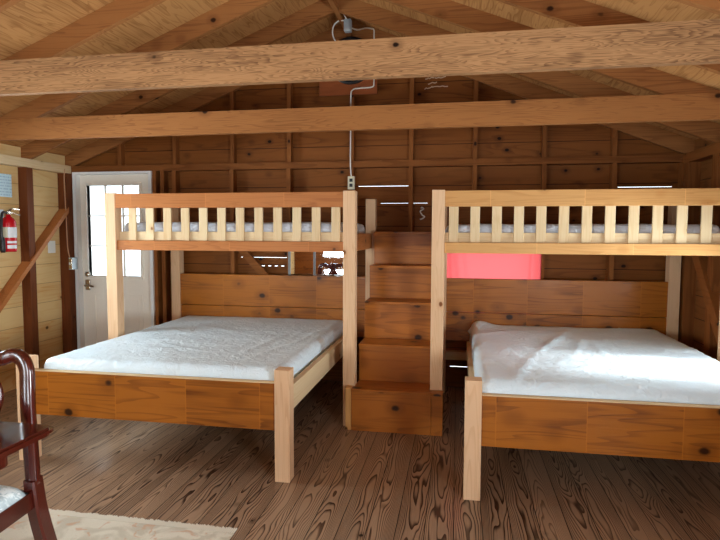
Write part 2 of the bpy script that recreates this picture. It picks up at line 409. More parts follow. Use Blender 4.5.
# window frames of the side and front walls (out of the picture, they let the daylight in)
def win_frame(n, plane, c, h):
    r = thing(f'window_{n}', None, None, (c if plane == 'yz' else (h[0]+h[1])/2, (h[0]+h[1])/2 if plane == 'yz' else c, h[2]), kind='structure')
    bm = bmesh.new(); t = .05
    um, zm = (h[0]+h[1])/2, (h[2]+h[3])/2
    for a, b, e, f in ((h[0], h[0]+t, h[2], h[3]), (h[1]-t, h[1], h[2], h[3]), (h[0]+t, h[1]-t, h[2], h[2]+t), (h[0]+t, h[1]-t, h[3]-t, h[3]),
                       (um-.015, um+.015, h[2]+t, h[3]-t)):
        if plane == 'yz': bx(bm, c-.03, c+.03, a, b, e, f)
        else: bx(bm, a, b, c-.03, c+.03, e, f)
    obj('window_frame', bm, M_TRIM, r)
    bm = bmesh.new()
    if plane == 'yz': bx(bm, c-.003, c+.003, h[0]+t, h[1]-t, h[2]+t, h[3]-t)
    else: bx(bm, h[0]+t, h[1]-t, c-.003, c+.003, h[2]+t, h[3]-t)
    obj('pane', bm, M_GLASS, r)
win_frame(2, 'yz', XL-.01, WIN_L); win_frame(3, 'yz', XL-.01, WIN_L2); win_frame(4, 'yz', XR+.01, WIN_R); win_frame(5, 'yz', XR+.01, WIN_R2)
win_frame(6, 'xz', YF-.01, WIN_F[0]); win_frame(7, 'xz', YF-.01, WIN_F[1])

# ------------------------------------------------------------------ door
def make_door():
    r = thing('door_1', 'white panelled door with nine glass lites in the far left corner', None, (-3.48, 5.13, 0), kind='structure')
    x0, x1, zt = -3.838, -2.998, 2.036
    bm = bmesh.new()
    bx(bm, x0-.015, x0+.02, 5.04, 5.17, 0, zt); bx(bm, x1-.02, x1+.012, 5.04, 5.17, 0, zt); bx(bm, x0+.02, x1-.02, 5.04, 5.17, zt-.022, zt)
    obj('door_jamb', bm, M_TRIM, r)
    a, b = x0+.023, x1-.023; y0, y1 = 5.105, 5.148
    ga, gb, gc, gd = a+.078, b-.132, .985, 1.905
    bm = bmesh.new()
    for q in board_wall(a, b, .012, zt-.026, [(ga, gb, gc, gd)]): bx(bm, q[0], q[1], y0, y1, q[2], q[3])
    # raised mouldings of the two lower panels
    mid = (a+b)/2
    for p0, p1 in ((a+.12, mid-.045), (mid+.045, b-.12)):
        for u0, u1, w0, w1 in ((p0, p0+.022, .2, .80), (p1-.022, p1, .2, .80), (p0+.022, p1-.022, .2, .222), (p0+.022, p1-.022, .778, .80)):
            bx(bm, u0, u1, y0-.007, y0, w0, w1)
        bx(bm, p0+.045, p1-.045, y0-.005, y0, .245, .755)
    obj('door_slab', bm, M_WHITE, r)
    bm = bmesh.new(); t = .028
    for u0, u1, w0, w1 in ((ga-t, ga, gc-t, gd+t), (gb, gb+t, gc-t, gd+t), (ga, gb, gc-t, gc), (ga, gb, gd, gd+t)):
        bx(bm, u0, u1, y0-.014, y1+.01, w0, w1, .004)
    for k in (1, 2):
        u = ga+(gb-ga)*k/3; bx(bm, u-.007, u+.007, y0+.008, y0+.03, gc, gd)
        w = gc+(gd-gc)*k/3; bx(bm, ga, gb, y0+.009, y0+.029, w-.007, w+.007)
    lf = obj('lite_frame', bm, M_WHITE, r)
    obj('glass_pane', BX(ga, gb, y0+.017, y0+.022, gc, gd), M_GLASS, lf)
    hx = a+.06
    bm = lathe(bmesh.new(), [(.03, y0), (.03, y0-.012), (.022, y0-.02), (.012, y0-.024)], 16, 'y', (hx, 0, 1.0))
    obj('deadbolt', bm, M_CHROME, r, smooth=True)
    bm = bmesh.new(); bx(bm, hx-.028, hx+.028, y0-.012, y0, .835, .945, .006)
    hp = obj('handle_plate', bm, M_CHROME, r)
    bm = lathe(bmesh.new(), [(.012, y0-.012), (.012, y0-.05)], 10, 'y', (hx, 0, .885))
    sweep(bm, smooth_path([(hx-.005, y0-.05, .885), (hx+.03, y0-.055, .89), (hx+.07, y0-.052, .882), (hx+.095, y0-.05, .876)], 4), circ(.010, 8))
    obj('lever', bm, M_CHROME, hp, smooth=True)
    for z in (.35, 1.08, 1.75):
        bm = lathe(bmesh.new(), [(.008, z), (.008, z+.09)], 8, 'z', (b+.004, y0-.006, 0)); obj('hinge', bm, M_CHROME, r, smooth=True)
make_door()

# ------------------------------------------------------------------ bunk beds
PW = .089
def make_bunk(mirror, label, rail):
    MX = (lambda x: -.918-x) if mirror else (lambda x: x)
    bo = -.038 if mirror else 0.
    dy = -.02 if mirror else 0.
    r = thing('bunk_bed', label, 'bunk bed', (MX(-1.7355), 4.0, 0), 'twin over queen bunk beds')
    def B(name, mat, *boxes, par=None, lab=None, bev=.003):
        bm = bmesh.new()
        for x0, x1, y0, y1, z0, z1 in boxes:
            a, b = sorted((MX(x0), MX(x1))); bx(bm, a, b, y0, y1, z0, z1, bev)
        o = obj(name, bm, mat, par or r)
        if lab: o['label'] = lab
        return o
    xl, xr, yf, yb, H = -2.736, -.735, 3.94, 5.029, 1.74
    for x in (xl, xr-PW):
        B('post', W_POST['z'], (x, x+PW, yf, yf+PW, 0, H))
        B('post', W_POST['z'], (x, x+PW, yb-PW, yb, 0, H))
    il, ir = xl+PW, xr-PW
    B('top_rail', rail['x'], (il, ir, yf+.002, yf+.036, 1.622, 1.733))
    B('lower_rail', rail['x'], (il, ir, yf+.012, yf+.05, 1.294, 1.37))
    B('ledger_board', W_SLAT['x'], (il, ir, yf+.052, yf+.088, 1.30, 1.44), lab='pale board behind the slats')
    n = 12
    for k in range(n):
        x = -2.558+k*(2.558-.919)/(n-1)
        B('guard_slat', W_SLAT['z'], (x, x+.066, yf+.024 if False else yf+.0365, yf+.052, 1.37, 1.70))
    B('back_rail', rail['x'], (il, ir, yb-.06, yb-.02, 1.29, 1.43))
    for x in (xl+.03, xr-.07): B('end_rail', rail['y'], (x, x+.038, yf+PW, yb-PW, 1.295, 1.43))
    B('bunk_platform', W_SLAT['x'], (xl+.07, xr-.072, yf+.09, yb-.062, 1.385, 1.41))
    B('headboard', W_PANEL['x'], (il, ir, 4.955, 4.99, .478, .733), (il, ir, 4.95, 4.99, .737, 1.036), lab='varnished two-board headboard')
    # queen bed below
    ba, bb, y0 = (-2.672+bo if mirror else -2.70), -.93+bo, 2.9625+dy
    for x in (ba, bb-PW): B('foot_post', W_POST['z'], (x, x+PW, y0, y0+PW, 0, .655))
    B('footboard', W_PANEL['x'], (ba+PW, bb-PW, y0+.02, y0+.055, .295, .570), lab='varnished footboard')
    B('footboard_cap', W_SLAT['x'], (ba+PW, bb-PW, y0+.018, y0+.058, .570, .577))
    B('side_rail', W_SLAT['y'], *([(bb-.042, bb-.004, y0+PW, 4.94, .405, .548)] if not mirror else [(bb-.075, bb-.04, y0+PW, 4.94, .36, .48)]), lab='pale side rail')
    B('side_rail', W_SLAT['y'], (ba+.058 if not mirror else ba+.07, ba+.092 if not mirror else ba+.1, y0+PW, 4.94, .405, .548), lab='pale side rail')
    B('mattress_platform', W_SLAT['x'], (ba+.096, bb-.044, y0+.06, 4.95, .36, .385))
    return r
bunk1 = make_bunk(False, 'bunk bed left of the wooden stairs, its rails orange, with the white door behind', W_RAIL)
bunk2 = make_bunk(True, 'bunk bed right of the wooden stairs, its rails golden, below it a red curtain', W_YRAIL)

# ------------------------------------------------------------------ mattresses
def mattress(name, label, x0, x1, y0, y1, z0, z1, mat, rnd=.05, seed=0, nx=110, ny=120, fn=None, amp=.006):
    """a slab of cloth: top grid bent round the edges, wrinkled by ridged noise"""
    bm = bmesh.new()
    cx, cy = (x0+x1)/2, (y0+y1)/2; hx, hy = (x1-x0)/2, (y1-y0)/2
    H = z1-z0
    side = H-rnd+rnd*math.pi/2
    def prof(s, half):
        """s = distance from centre along the cloth -> (offset, drop)"""
        a = abs(s); flat = half-rnd
        if a <= flat: o, d = a, 0.
        elif a <= flat+rnd*math.pi/2:
            th = (a-flat)/rnd; o, d = flat+rnd*math.sin(th), rnd*(1-math.cos(th))
        else: o, d = half, rnd+(a-flat-rnd*math.pi/2)
        return math.copysign(o, s), d
    Lx, Ly = hx-rnd+side, hy-rnd+side
    V = []
    def axis(Lq, n):    # denser near the edges
        return [Lq*math.sin(math.pi/2*(2*i/n-1))*.35+Lq*(2*i/n-1)*.65 for i in range(n+1)]
    ax_, ay_ = axis(Lx, nx), axis(Ly, ny)
    for sx in ax_:
        row = []
        ox, dx = prof(sx, hx)
        for sy in ay_:
            oy, dyy = prof(sy, hy)
            d = min(H, max(dx, dyy)) if min(dx, dyy) < rnd*.3 else min(H, math.hypot(dx, dyy) if max(dx, dyy) < rnd else max(dx, dyy))
            # pull corners in
            x, y, z = cx+ox, cy+oy, z1-d
            if dx > 0 and dyy > 0:
                k = min(1, min(dx, dyy)/rnd)*rnd*.30
                x -= math.copysign(k, sx); y -= math.copysign(k, sy)
            p = Vector((x*1., y*1., seed*3.1))
            w = noise.noise(Vector((x*3.1, y*5.5, z*3+seed)))
            rid = 1-abs(noise.noise(Vector((x*6+1.5*noise.noise(p*2.), y*11, z*6+seed*2.)))*2)
            rid2 = 1-abs(noise.noise(Vector((x*19+y*9, y*24-x*8, z*9+seed)))*2)
            hgt = amp*(.8*w+.55*max(0, rid-.55)+.08*max(0, rid2-.5))
            if fn: hgt += fn(x, y) * (1 if d < rnd*1.2 else .3)
            edge = 1-min(1, max(0, (d-H*.8)/(H*.2)))
            if d < rnd: z += hgt
            else:
                if dx >= dyy: x += math.copysign(hgt*1.2*edge, sx)
                else: y += math.copysign(hgt*1.2*edge, sy)
                z = max(z, z0)
            row.append(bm.verts.new((x, y, z)))
        V.append(row)
    for i in range(nx):
        for j in range(ny): bm.faces.new((V[i][j], V[i+1][j], V[i+1][j+1], V[i][j+1]))
    rim = [V[i][0] for i in range(nx+1)]+[V[nx][j] for j in range(1, ny+1)]+[V[i][ny] for i in range(nx-1, -1, -1)]+[V[0][j] for j in range(ny-1, 0, -1)]
    bm.faces.new(rim[::-1])
    bmesh.ops.recalc_face_normals(bm, faces=bm.faces[:])
    o = obj(name, bm, mat, None, (cx, cy, z0), smooth=True)
    return tag(o, label, 'mattress', 'white covered mattresses')
def seg_ridge(x, y, a, b, w, h):
    ax, ay = a; bx_, by = b
    dx, dy = bx_-ax, by-ay; L2 = dx*dx+dy*dy
    t = max(0, min(1, ((x-ax)*dx+(y-ay)*dy)/L2))
    d = math.hypot(x-ax-t*dx, y-ay-t*dy)
    return h*math.exp(-(d/w)**2)*math.sin(math.pi*min(1, max(.05, t)))**.4
def creases(n, x0, x1, y0, y1, sd):
    rr = random.Random(sd); out = []
    for i in range(n):
        a = (rr.uniform(x0, x1), rr.uniform(y0, y1)); th = rr.gauss(.5, .7); l = rr.uniform(.15, .5)
        out.append((a, (a[0]+l*math.cos(th), a[1]+l*math.sin(th)), rr.uniform(.008, .02), rr.uniform(.002, .0055)))
    return out
CREASE_L = creases(60, -2.6, -1.1, 3.0, 4.7, 4); CREASE_R = creases(55, 0., 1.5, 3.0, 4.7, 9)
def fold_right(x, y):
    v = sum(seg_ridge(x, y, *q) for q in CREASE_R)
    v += seg_ridge(x, y, (.93, 4.75), (.52, 3.75), .028, .016)+seg_ridge(x, y, (.52, 3.75), (.30, 3.02), .03, .014)
    v += seg_ridge(x, y, (.99, 4.55), (.72, 3.60), .02, .009)+seg_ridge(x, y, (.98, 4.3), (.95, 3.5), .02, .007)
    v += seg_ridge(x, y, (.20, 3.55), (.42, 3.12), .02, .012)+seg_ridge(x, y, (.25, 4.2), (.5, 3.3), .02, .006)
    v += seg_ridge(x, y, (1.1, 4.6), (1.5, 3.9), .03, .008)
    v += .035*math.exp(-((x-.20)/.10)**2-((y-4.86)/.10)**2)
    v += .012*math.exp(-((x-1.45)/.18)**2-((y-4.86)/.06)**2)
    return v
def fold_left(x, y):
    v = sum(seg_ridge(x, y, *q) for q in CREASE_L)
    for i, (a, b) in enumerate((((-1.3, 3.2), (-1.12, 3.9)), ((-1.5, 3.1), (-1.2, 3.5)), ((-1.15, 3.7), (-1.08, 4.4)), ((-1.4, 3.3), (-1.3, 4.2)), ((-2.3, 3.2), (-1.9, 3.5)), ((-2.1, 3.6), (-1.6, 3.4)), ((-2.2, 4.4), (-1.7, 4.1)))):
        v += seg_ridge(x, y, a, b, .025, .007)
    return v
mattress('mattress', 'white covered queen mattress on the lower bed beside the white door', -2.575, -1.00, 3.03, 4.93, .387, .640, M_SHEET, .055, 1, fn=fold_left)
mattress('mattress', 'white covered queen mattress in a bright shaft of light, under the red curtain', .125, 1.665, 3.008, 4.93, .387, .640, M_SHEET, .055, 2, fn=fold_right, amp=.008)
mattress('mattress', 'thin white mattress on the upper bunk near the door, behind orange guard rails', -2.64, -.83, 4.035, 4.95, 1.412, 1.515, M_SHEET2, .04, 3, 90, 60, amp=.010)
mattress('mattress', 'thin white mattress on the upper bunk above the red curtain, behind golden guard rails', -.088, 1.722, 4.035, 4.95, 1.412, 1.500, M_SHEET2, .04, 4, 90, 60, amp=.010)

# ------------------------------------------------------------------ stairs
def make_stairs():
    r = thing('bunk_stairs', 'five-step knotty pine stairs standing between the two bunk beds', 'stairs', (-.46, 4.4, 0))
    zt = [.31, .592, .888, 1.162, 1.447]; yy = [3.862, 4.105, 4.35, 4.60, 4.85, 5.045]
    xa, xb = -.731, -.186
    bm = bmesh.new()
    pts = [(3.945, 0)]
    for k in range(5):
        y = max(3.945, yy[k]+.02); pts += [(y, (zt[k-1]-.022) if k else 0), (y, zt[k]-.022)]
    pts = [(3.945, 0), (3.945, zt[0]-.022)]
    for k in range(1, 5): pts += [(yy[k]+.02, zt[k-1]-.022), (yy[k]+.02, zt[k]-.022)]
    pts += [(5.045, zt[4]-.022), (5.045, 0)]
    for x in (xa, xb-.02):
        obj('side_panel', prism(bmesh.new(), pts, x, x+.02, 'yz'), W_STEP['y'], r)
    for k in range(5):
        z0 = zt[k-1] if k else 0.
        e = bpy.data.objects.new('step', None); COL.objects.link(e); e.parent = r; WORLD[e.name] = WORLD[r.name]
        bm = bmesh.new()
        if k == 0:
            bx(bm, -.745, -.17, yy[0], yy[0]+.02, 0, zt[0]-.022, .002)
            bx(bm, -.168, -.088, yy[0]-.001, yy[0]+.07, 0, zt[0]-.024, .002)
        else: bx(bm, xa, xb, yy[k], yy[k]+.02, z0, zt[k]-.022, .002)
        obj('riser', bm, W_STEP['x'], e)
        bm = bmesh.new()
        if k == 0:
            bx(bm, -.745, -.088, yy[0]-.008, 3.936, zt[0]-.022, zt[0], .003); bx(bm, xa, xb, 3.936, yy[1]+.0, zt[0]-.022, zt[0])
        else: bx(bm, xa-(.0), xb, yy[k]-.012, yy[k+1], zt[k]-.022, zt[k], .003)
        obj('tread', bm, W_STEP['x'], e)
    obj('side_cleat', BX(-.79, -.747, 3.87, 3.936, 0, .312, .002), W_YRAIL['z'], r)
make_stairs()

# ------------------------------------------------------------------ red curtain, mirror
def curtain():
    bm = bmesh.new(); nx, nz = 90, 24
    x0, x1, z0, z1 = -.105, .725, .56, 1.44
    V = []
    for i in range(nx+1):
        u = i/nx; row = []
        for j in range(nz+1):
            v = j/nz
            x = x0+(x1-x0)*u; z = z0+(z1-z0)*v
            pleat = .006*math.sin(u*14+1.5*v)+.016*math.exp(-((u-.02-.05*(1-v))/.02)**2)+.016*math.exp(-((u-.05-.12*(1-v))/.03)**2)+.012*math.exp(-((u-.14-.15*(1-v))/.03)**2)
            pleat += .010*math.exp(-((u-.87-.04*v)/.012)**2)
            row.append(bm.verts.new((x, 5.054-pleat*.6, z)))
        V.append(row)
    for i in range(nx):
        for j in range(nz): bm.faces.new((V[i][j], V[i+1][j], V[i+1][j+1], V[i][j+1]))
    r = thing('window_curtain', 'bright red cloth curtain over the window behind a headboard', 'curtain', (.31, 5.045, .56))
    c = obj('cloth', bm, M_CURTAIN, r, smooth=True)
    md = c.modifiers.new('s', 'SOLIDIFY'); md.thickness = .0015
    bm = sweep(bmesh.new(), [Vector((-.11, 5.05, 1.445)), Vector((.74, 5.05, 1.445))], circ(.007, 8), up=Vector((0, 0, 1)))
    obj('curtain_rod', bm, M_CHROME, r, smooth=True)
curtain()
def mirror():
    r = thing('wall_mirror', 'dark-framed mirror on the back wall, seen between a headboard and upper bunk', 'mirror', (-1.30, 5.04, .90))
    x0, x1, z0, z1, t = -1.585, -1.02, .92, 1.40, .022
    bm = bmesh.new()
    for a, b, c, d in ((x0, x0+t, z0, z1), (x1-t, x1, z0, z1), (x0+t, x1-t, z0, z0+t), (x0+t, x1-t, z1-t, z1)): bx(bm, a, b, 5.034, 5.06, c, d, .002)
    bx(bm, -1.338, -1.318, 5.034, 5.06, z0+t, z1-t, .002)
    obj('mirror_frame', bm, plain('mirror_frame_grey', S(120, 118, 114), .4), r)
    obj('mirror_glass', BX(x0+t, x1-t, 5.044, 5.054, z0+t, z1-t), M_MIRROR, r)
mirror()

# ------------------------------------------------------------------ left wall: extinguisher, notice, card, switch box
def extinguisher():
    y, x, zb = 4.245, -3.885, 1.258
    r = thing('fire_extinguisher', 'red fire extinguisher hanging on the left wall', 'fire extinguisher', (x, y, zb))
    H = .31; rr = .060
    bm = lathe(bmesh.new(), [(rr*.9, zb), (rr, zb+.012), (rr, zb+H*.80), (rr*.93, zb+H*.87), (rr*.7, zb+H*.95), (.02, zb+H), (.018, zb+H+.02)], 24, 'z', (x, y, 0))
    obj('cylinder_body', bm, M_RED, r, smooth=True)
    a0, a1 = -120, 60
    def band(z0, z1, a0, a1, mat, nm, rad=rr+.0015):
        bm = bmesh.new(); V = []
        n = 16
        for i in range(n+1):
            a = R(a0+(a1-a0)*i/n)
            V.append([bm.verts.new((x+(rad+o)*math.cos(a), y+(rad+o)*math.sin(a), z)) for z in (z0, z1) for o in (0, -.003)])
        for i in range(n):
            p, q = V[i], V[i+1]
            for f in ((p[0], q[0], q[2], p[2]), (p[1], p[3], q[3], q[1]), (p[2], q[2], q[3], p[3]), (p[0], p[1], q[1], q[0])): bm.faces.new(f)
        for e in (V[0], V[-1]): bm.faces.new((e[0], e[2], e[3], e[1]))
        bmesh.ops.recalc_face_normals(bm, faces=bm.faces[:])
        return obj(nm, bm, mat, r, smooth=False)
    plab(band(zb+.125, zb+.215, -125, -55, M_PALE, 'label_band'), 'cream instruction label')
    plab(band(zb+.125, zb+.215, -54, 45, M_LBL, 'label_band'), 'white instruction label')
    band(zb+.03, zb+.06, -60, 20, M_LBL, 'label_sticker'); band(zb+.075, zb+.095, -60, 20, M_LBL, 'label_sticker')
    bm = bmesh.new(); bx(bm, x-.016, x+.016, y-.018, y+.018, zb+H+.015, zb+H+.05, .004)
    sweep(bm, smooth_path([(x+.01, y, zb+H+.05), (x+.035, y+.015, zb+H+.066), (x+.085, y+.04, zb+H+.06)], 4), sqr(.004, .011), up=Vector((0, 1, 0)))
    sweep(bm, smooth_path([(x+.01, y, zb+H+.035), (x+.04, y+.015, zb+H+.03), (x+.085, y+.04, zb+H+.012)], 4), sqr(.004, .011), up=Vector((0, 1, 0)))
    plab(obj('valve_handle', bm, M_CHROME, r), 'silver valve and lever')
    bm = sweep(bmesh.new(), smooth_path([(x, y-.016, zb+H+.03), (x+.01, y-.075, zb+H+.02), (x+.02, y-.10, zb+.16), (x+.02, y-.09, zb+.02)], 8), circ(.011, 8), up=Vector((1, 0, 0)))
    plab(obj('hose', bm, M_BLACK, r, smooth=True), 'black discharge hose')
    bm = lathe(bmesh.new(), [(.017, zb-.005), (.022, zb+.02), (.02, zb+.10), (.013, zb+.13)], 12, 'z', (x+.02, y-.09, 0))
    plab(obj('nozzle', bm, M_BLACK, r, smooth=True), 'black nozzle')
    bm = BX(XL, XL+.012, y-.02, y+.02, zb+.05, zb+H+.06); bx(bm, XL+.012, x-rr+.004, y-.012, y+.012, zb+.2, zb+.22)
    obj('wall_bracket', bm, M_STEEL, r)
extinguisher()
tag(obj('notice_sign', BX(XL+.0005, XL+.003, 4.16, 4.378, 1.742, 1.945), M_PAPER, None, (XL, 4.27, 1.74)), 'pale blue printed notice pinned on the left wall above the fire extinguisher', 'notice')
tag(obj('wall_card', BX(XL+.0005, XL+.003, 4.80, 4.90, 1.225, 1.345, 0), M_CARD, None, (XL, 4.85, 1.235)), 'small white card on the left wall near the door', 'card')
def switch_box():
    x = SL+.012; r = thing('light_switch', 'grey metal switch box on the corner post next to the door', 'light switch', (x, 4.99, 1.09))
    obj('metal_box', BX(x, x+.045, 4.955, 5.03, 1.055, 1.175, .003), M_STEEL, r)
    c = obj('cover_plate', BX(x+.006, x+.04, 4.948, 4.955, 1.062, 1.168, .002), M_CHROME, r)
    obj('toggle', BX(x+.018, x+.028, 4.935, 4.948, 1.105, 1.128, .002), M_CARD, c)
switch_box()
bm = sweep(bmesh.new(), smooth_path([(XL+.10, 4.945, 2.06), (XL+.09, 4.945, 1.95), (XL+.095, 4.95, 1.60), (XL+.10, 4.95, 1.3), (XL+.112, 4.956, 1.19), (XL+.115, 4.962, 1.172)], 6), circ(.005, 8), up=Vector((0, 1, 0)))
tag(obj('power_cable', bm, plain('tan_cable', S(190, 140, 100), .5), None, (XL+.1, 4.95, 1.17), smooth=True), 'pale cable running down the left corner to the switch box', 'cable')

# ------------------------------------------------------------------ gable: vent fan, cables, boxes
def gable():
    r = thing('vent_fan', 'round black vent on a plywood panel high under the ridge', 'vent', (-.99, 5.08, 2.72))
    bm = bmesh.new(); bx(bm, -1.285, -.745, 5.066, 5.084, 2.70, 3.12, .002)
    obj('mounting_panel', bm, wood('reddish_plywood', S(170, 92, 50), S(120, 60, 30), 'x', contrast=.3, rough=.6), r)
    cx, cz = -.985, 3.0
    bm = lathe(bmesh.new(), [(.21, 5.066), (.21, 5.04), (.195, 5.03), (.185, 5.045)], 40, 'y', (cx, 0, cz))
    b2 = bmesh.new()
    for rr in (.18, .14, .10, .06):
        pts = [Vector((cx+rr*math.cos(a), 5.036, cz+rr*math.sin(a))) for a in [2*math.pi*i/36 for i in range(37)]]
        sweep(b2, pts, circ(.005, 6), up=Vector((0, 1, 0)), cap=False)
    for k in range(8):
        a = math.pi*k/8; d = Vector((math.cos(a), 0, math.sin(a)))*.2
        sweep(b2, [Vector((cx, 5.034, cz))-d, Vector((cx, 5.034, cz))+d], circ(.004, 6), up=Vector((0, 1, 0)))
    obj('housing', bm, M_BLACK, r); obj('grille', b2, M_DARKBOX, r)
    # ceiling junction box with its cables
    jb = thing('junction_box', 'small grey metal junction box hanging under the ridge with white cables', 'junction box', (-.935, 4.66, 3.12))
    bm = bmesh.new(); bx(bm, -.965, -.905, 4.63, 4.69, 3.115, 3.215, .006); bx(bm, -.955, -.915, 4.622, 4.63, 3.125, 3.205, .003)
    obj('metal_box', bm, M_STEEL, jb)
    Y = 5.055
    cab = [[(-.94, 4.66, 3.21), (-.975, 4.655, 3.27), (-1.04, 4.65, 3.38)],
           [(-.955, 4.66, 3.205), (-1.02, 4.72, 3.235), (-1.09, 4.80, 3.22), (-1.115, 4.90, 3.17), (-1.07, 4.98, 3.09), (-1.0, 5.022, 3.02)],
           [(-.915, 4.66, 3.15), (-.88, 4.8, 3.18), (-.84, 5.0, 3.262), (-.80, Y, 3.275), (-.775, Y, 3.262), (-.773, Y, 3.2), (-.773, Y, 2.95), (-.772, Y, 2.80), (-.79, Y, 2.758), (-.90, Y, 2.752), (-.965, Y, 2.742), (-.985, Y, 2.68), (-.986, Y, 2.4), (-.986, 5.045, 2.1), (-.982, 5.045, 2.0), (-.978, 5.045, 1.958)]]
    for p in cab:
        obj('cable', sweep(bmesh.new(), smooth_path(p, 8), circ(.006, 8), up=Vector((.3, 1, .2))), M_WIRE, jb, smooth=True)
    ob = thing('outlet_box', 'small pale outlet box on the wall stud between the bunk tops', 'outlet', (-.977, 5.05, 1.83))
    obj('box_body', BX(-1.008, -.945, 5.03, 5.062, 1.835, 1.955, .003), M_PALE, ob)
    bm = bmesh.new()
    for z in (1.872, 1.918): bx(bm, -.992, -.962, 5.0265, 5.030, z-.015, z+.015, .002)
    obj('socket', bm, M_BLACK, ob)
gable()
# white wire hook and chalk scribble on the back boards
bm = sweep(bmesh.new(), smooth_path([(-.338, 5.14, 1.665), (-.33, 5.125, 1.67), (-.315, 5.12, 1.655), (-.345, 5.12, 1.635), (-.325, 5.12, 1.60), (-.305, 5.12, 1.585), (-.33, 5.12, 1.565), (-.345, 5.13, 1.562)], 6), circ(.006, 8), up=Vector((0, 1, 0)))
tag(obj('hanging_wire', bm, M_WIRE, None, (-.33, 5.12, 1.56), smooth=True), 'small curly white wire hanging on the dark boards above the stairs', 'wire')
bm = bmesh.new()
for (xa_, za, xb_, zb_) in ((-.315, 2.835, -.235, 2.845), (-.23, 2.84, -.13, 2.845), (-.29, 2.79, -.21, 2.797), (-.32, 2.745, -.25, 2.762), (-.255, 2.76, -.11, 2.765)):
    sweep(bm, smooth_path([(xa_+(xb_-xa_)*i/6, 5.149, za+(zb_-za)*i/6+random.uniform(-.006, .006)) for i in range(7)], 3), [(-.004, -.001), (.004, -.001), (.004, .001), (-.004, .001)], up=Vector((0, 1, 0)))
tag(obj('chalk_marks', bm, plain('chalk', S(200, 170, 140), .9), None, (-.2, 5.149, 2.8)), 'faint chalk scribble on the gable boards', 'chalk marks')

# ------------------------------------------------------------------ rug, table, chair
def rug():
    r = thing('area_rug', 'faded cream patterned rug in the near left corner', 'rug', (-2.0, 1.2, 0))
    x0, x1, y0, y1 = -3.3, -1.03, .3, 2.42
    obj('pile', BX(x0, x1, y0, y1-.02, .0, .005, .002), M_RUG, r)
    bm = bmesh.new()
    for i in range(230):
        x = x0+(x1-x0)*(i+.5)/230; s = random.uniform(-.006, .006)
        bx(bm, x-.003, x+.003, y1-.02, y1+.022+s, .001, .006)
    plab(obj('fringe', bm, M_FRINGE, r), 'white fringed end')
rug()
def table():
    r = thing('dining_table', 'glossy dark mahogany dining table with a moulded edge', 'table', (-1.95, .95, 0))
    x0, x1, y0, y1 = -2.50, -1.398, .1, 1.712
    def slab(bm, ins, z0, z1, rad=.03):
        pts = []
        for cx, cy, a0 in ((x1-ins-rad, y1-ins-rad, 0), (x0+ins+rad, y1-ins-rad, 90), (x0+ins+rad, y0+ins+rad, 180), (x1-ins-rad, y0+ins+rad, 270)):
            for k in range(5):
                a = R(a0+k*22.5); pts.append((cx+rad*math.cos(a), cy+rad*math.sin(a)))
        return prism(bm, pts, z0, z1, 'xy')
    r.location.z = 0.
    bm = slab(bmesh.new(), .010, .742, .750); slab(bm, .0, .731, .742); slab(bm, .010, .720, .731)
    obj('tabletop', bm, M_MAHOGX, r)
    bm = slab(bmesh.new(), .10, .64, .720)
    obj('apron', bm, M_MAHOG, r)
    for y in (.55, 1.25):
        bm = lathe(bmesh.new(), [(.05, .63), (.055, .55), (.035, .5), (.06, .42), (.065, .34), (.04, .28), (.07, .24), (.07, .18), (.04, .16)], 20, 'z', (-1.95, y, 0))
        p = obj('pedestal', bm, M_MAHOG, r, smooth=True)
        for s in (-1, 1):
            pth = smooth_path([(-1.95, y, .22), (-1.95+s*.16, y, .19), (-1.95+s*.30, y, .09), (-1.95+s*.40, y, .03)], 6)
            obj('leg', sweep(bmesh.new(), pth, sqr(.03, .03), [1-.35*i/len(pth) for i in range(len(pth))], up=Vector((0, 1, 0))), M_MAHOG, p, smooth=True)
table()
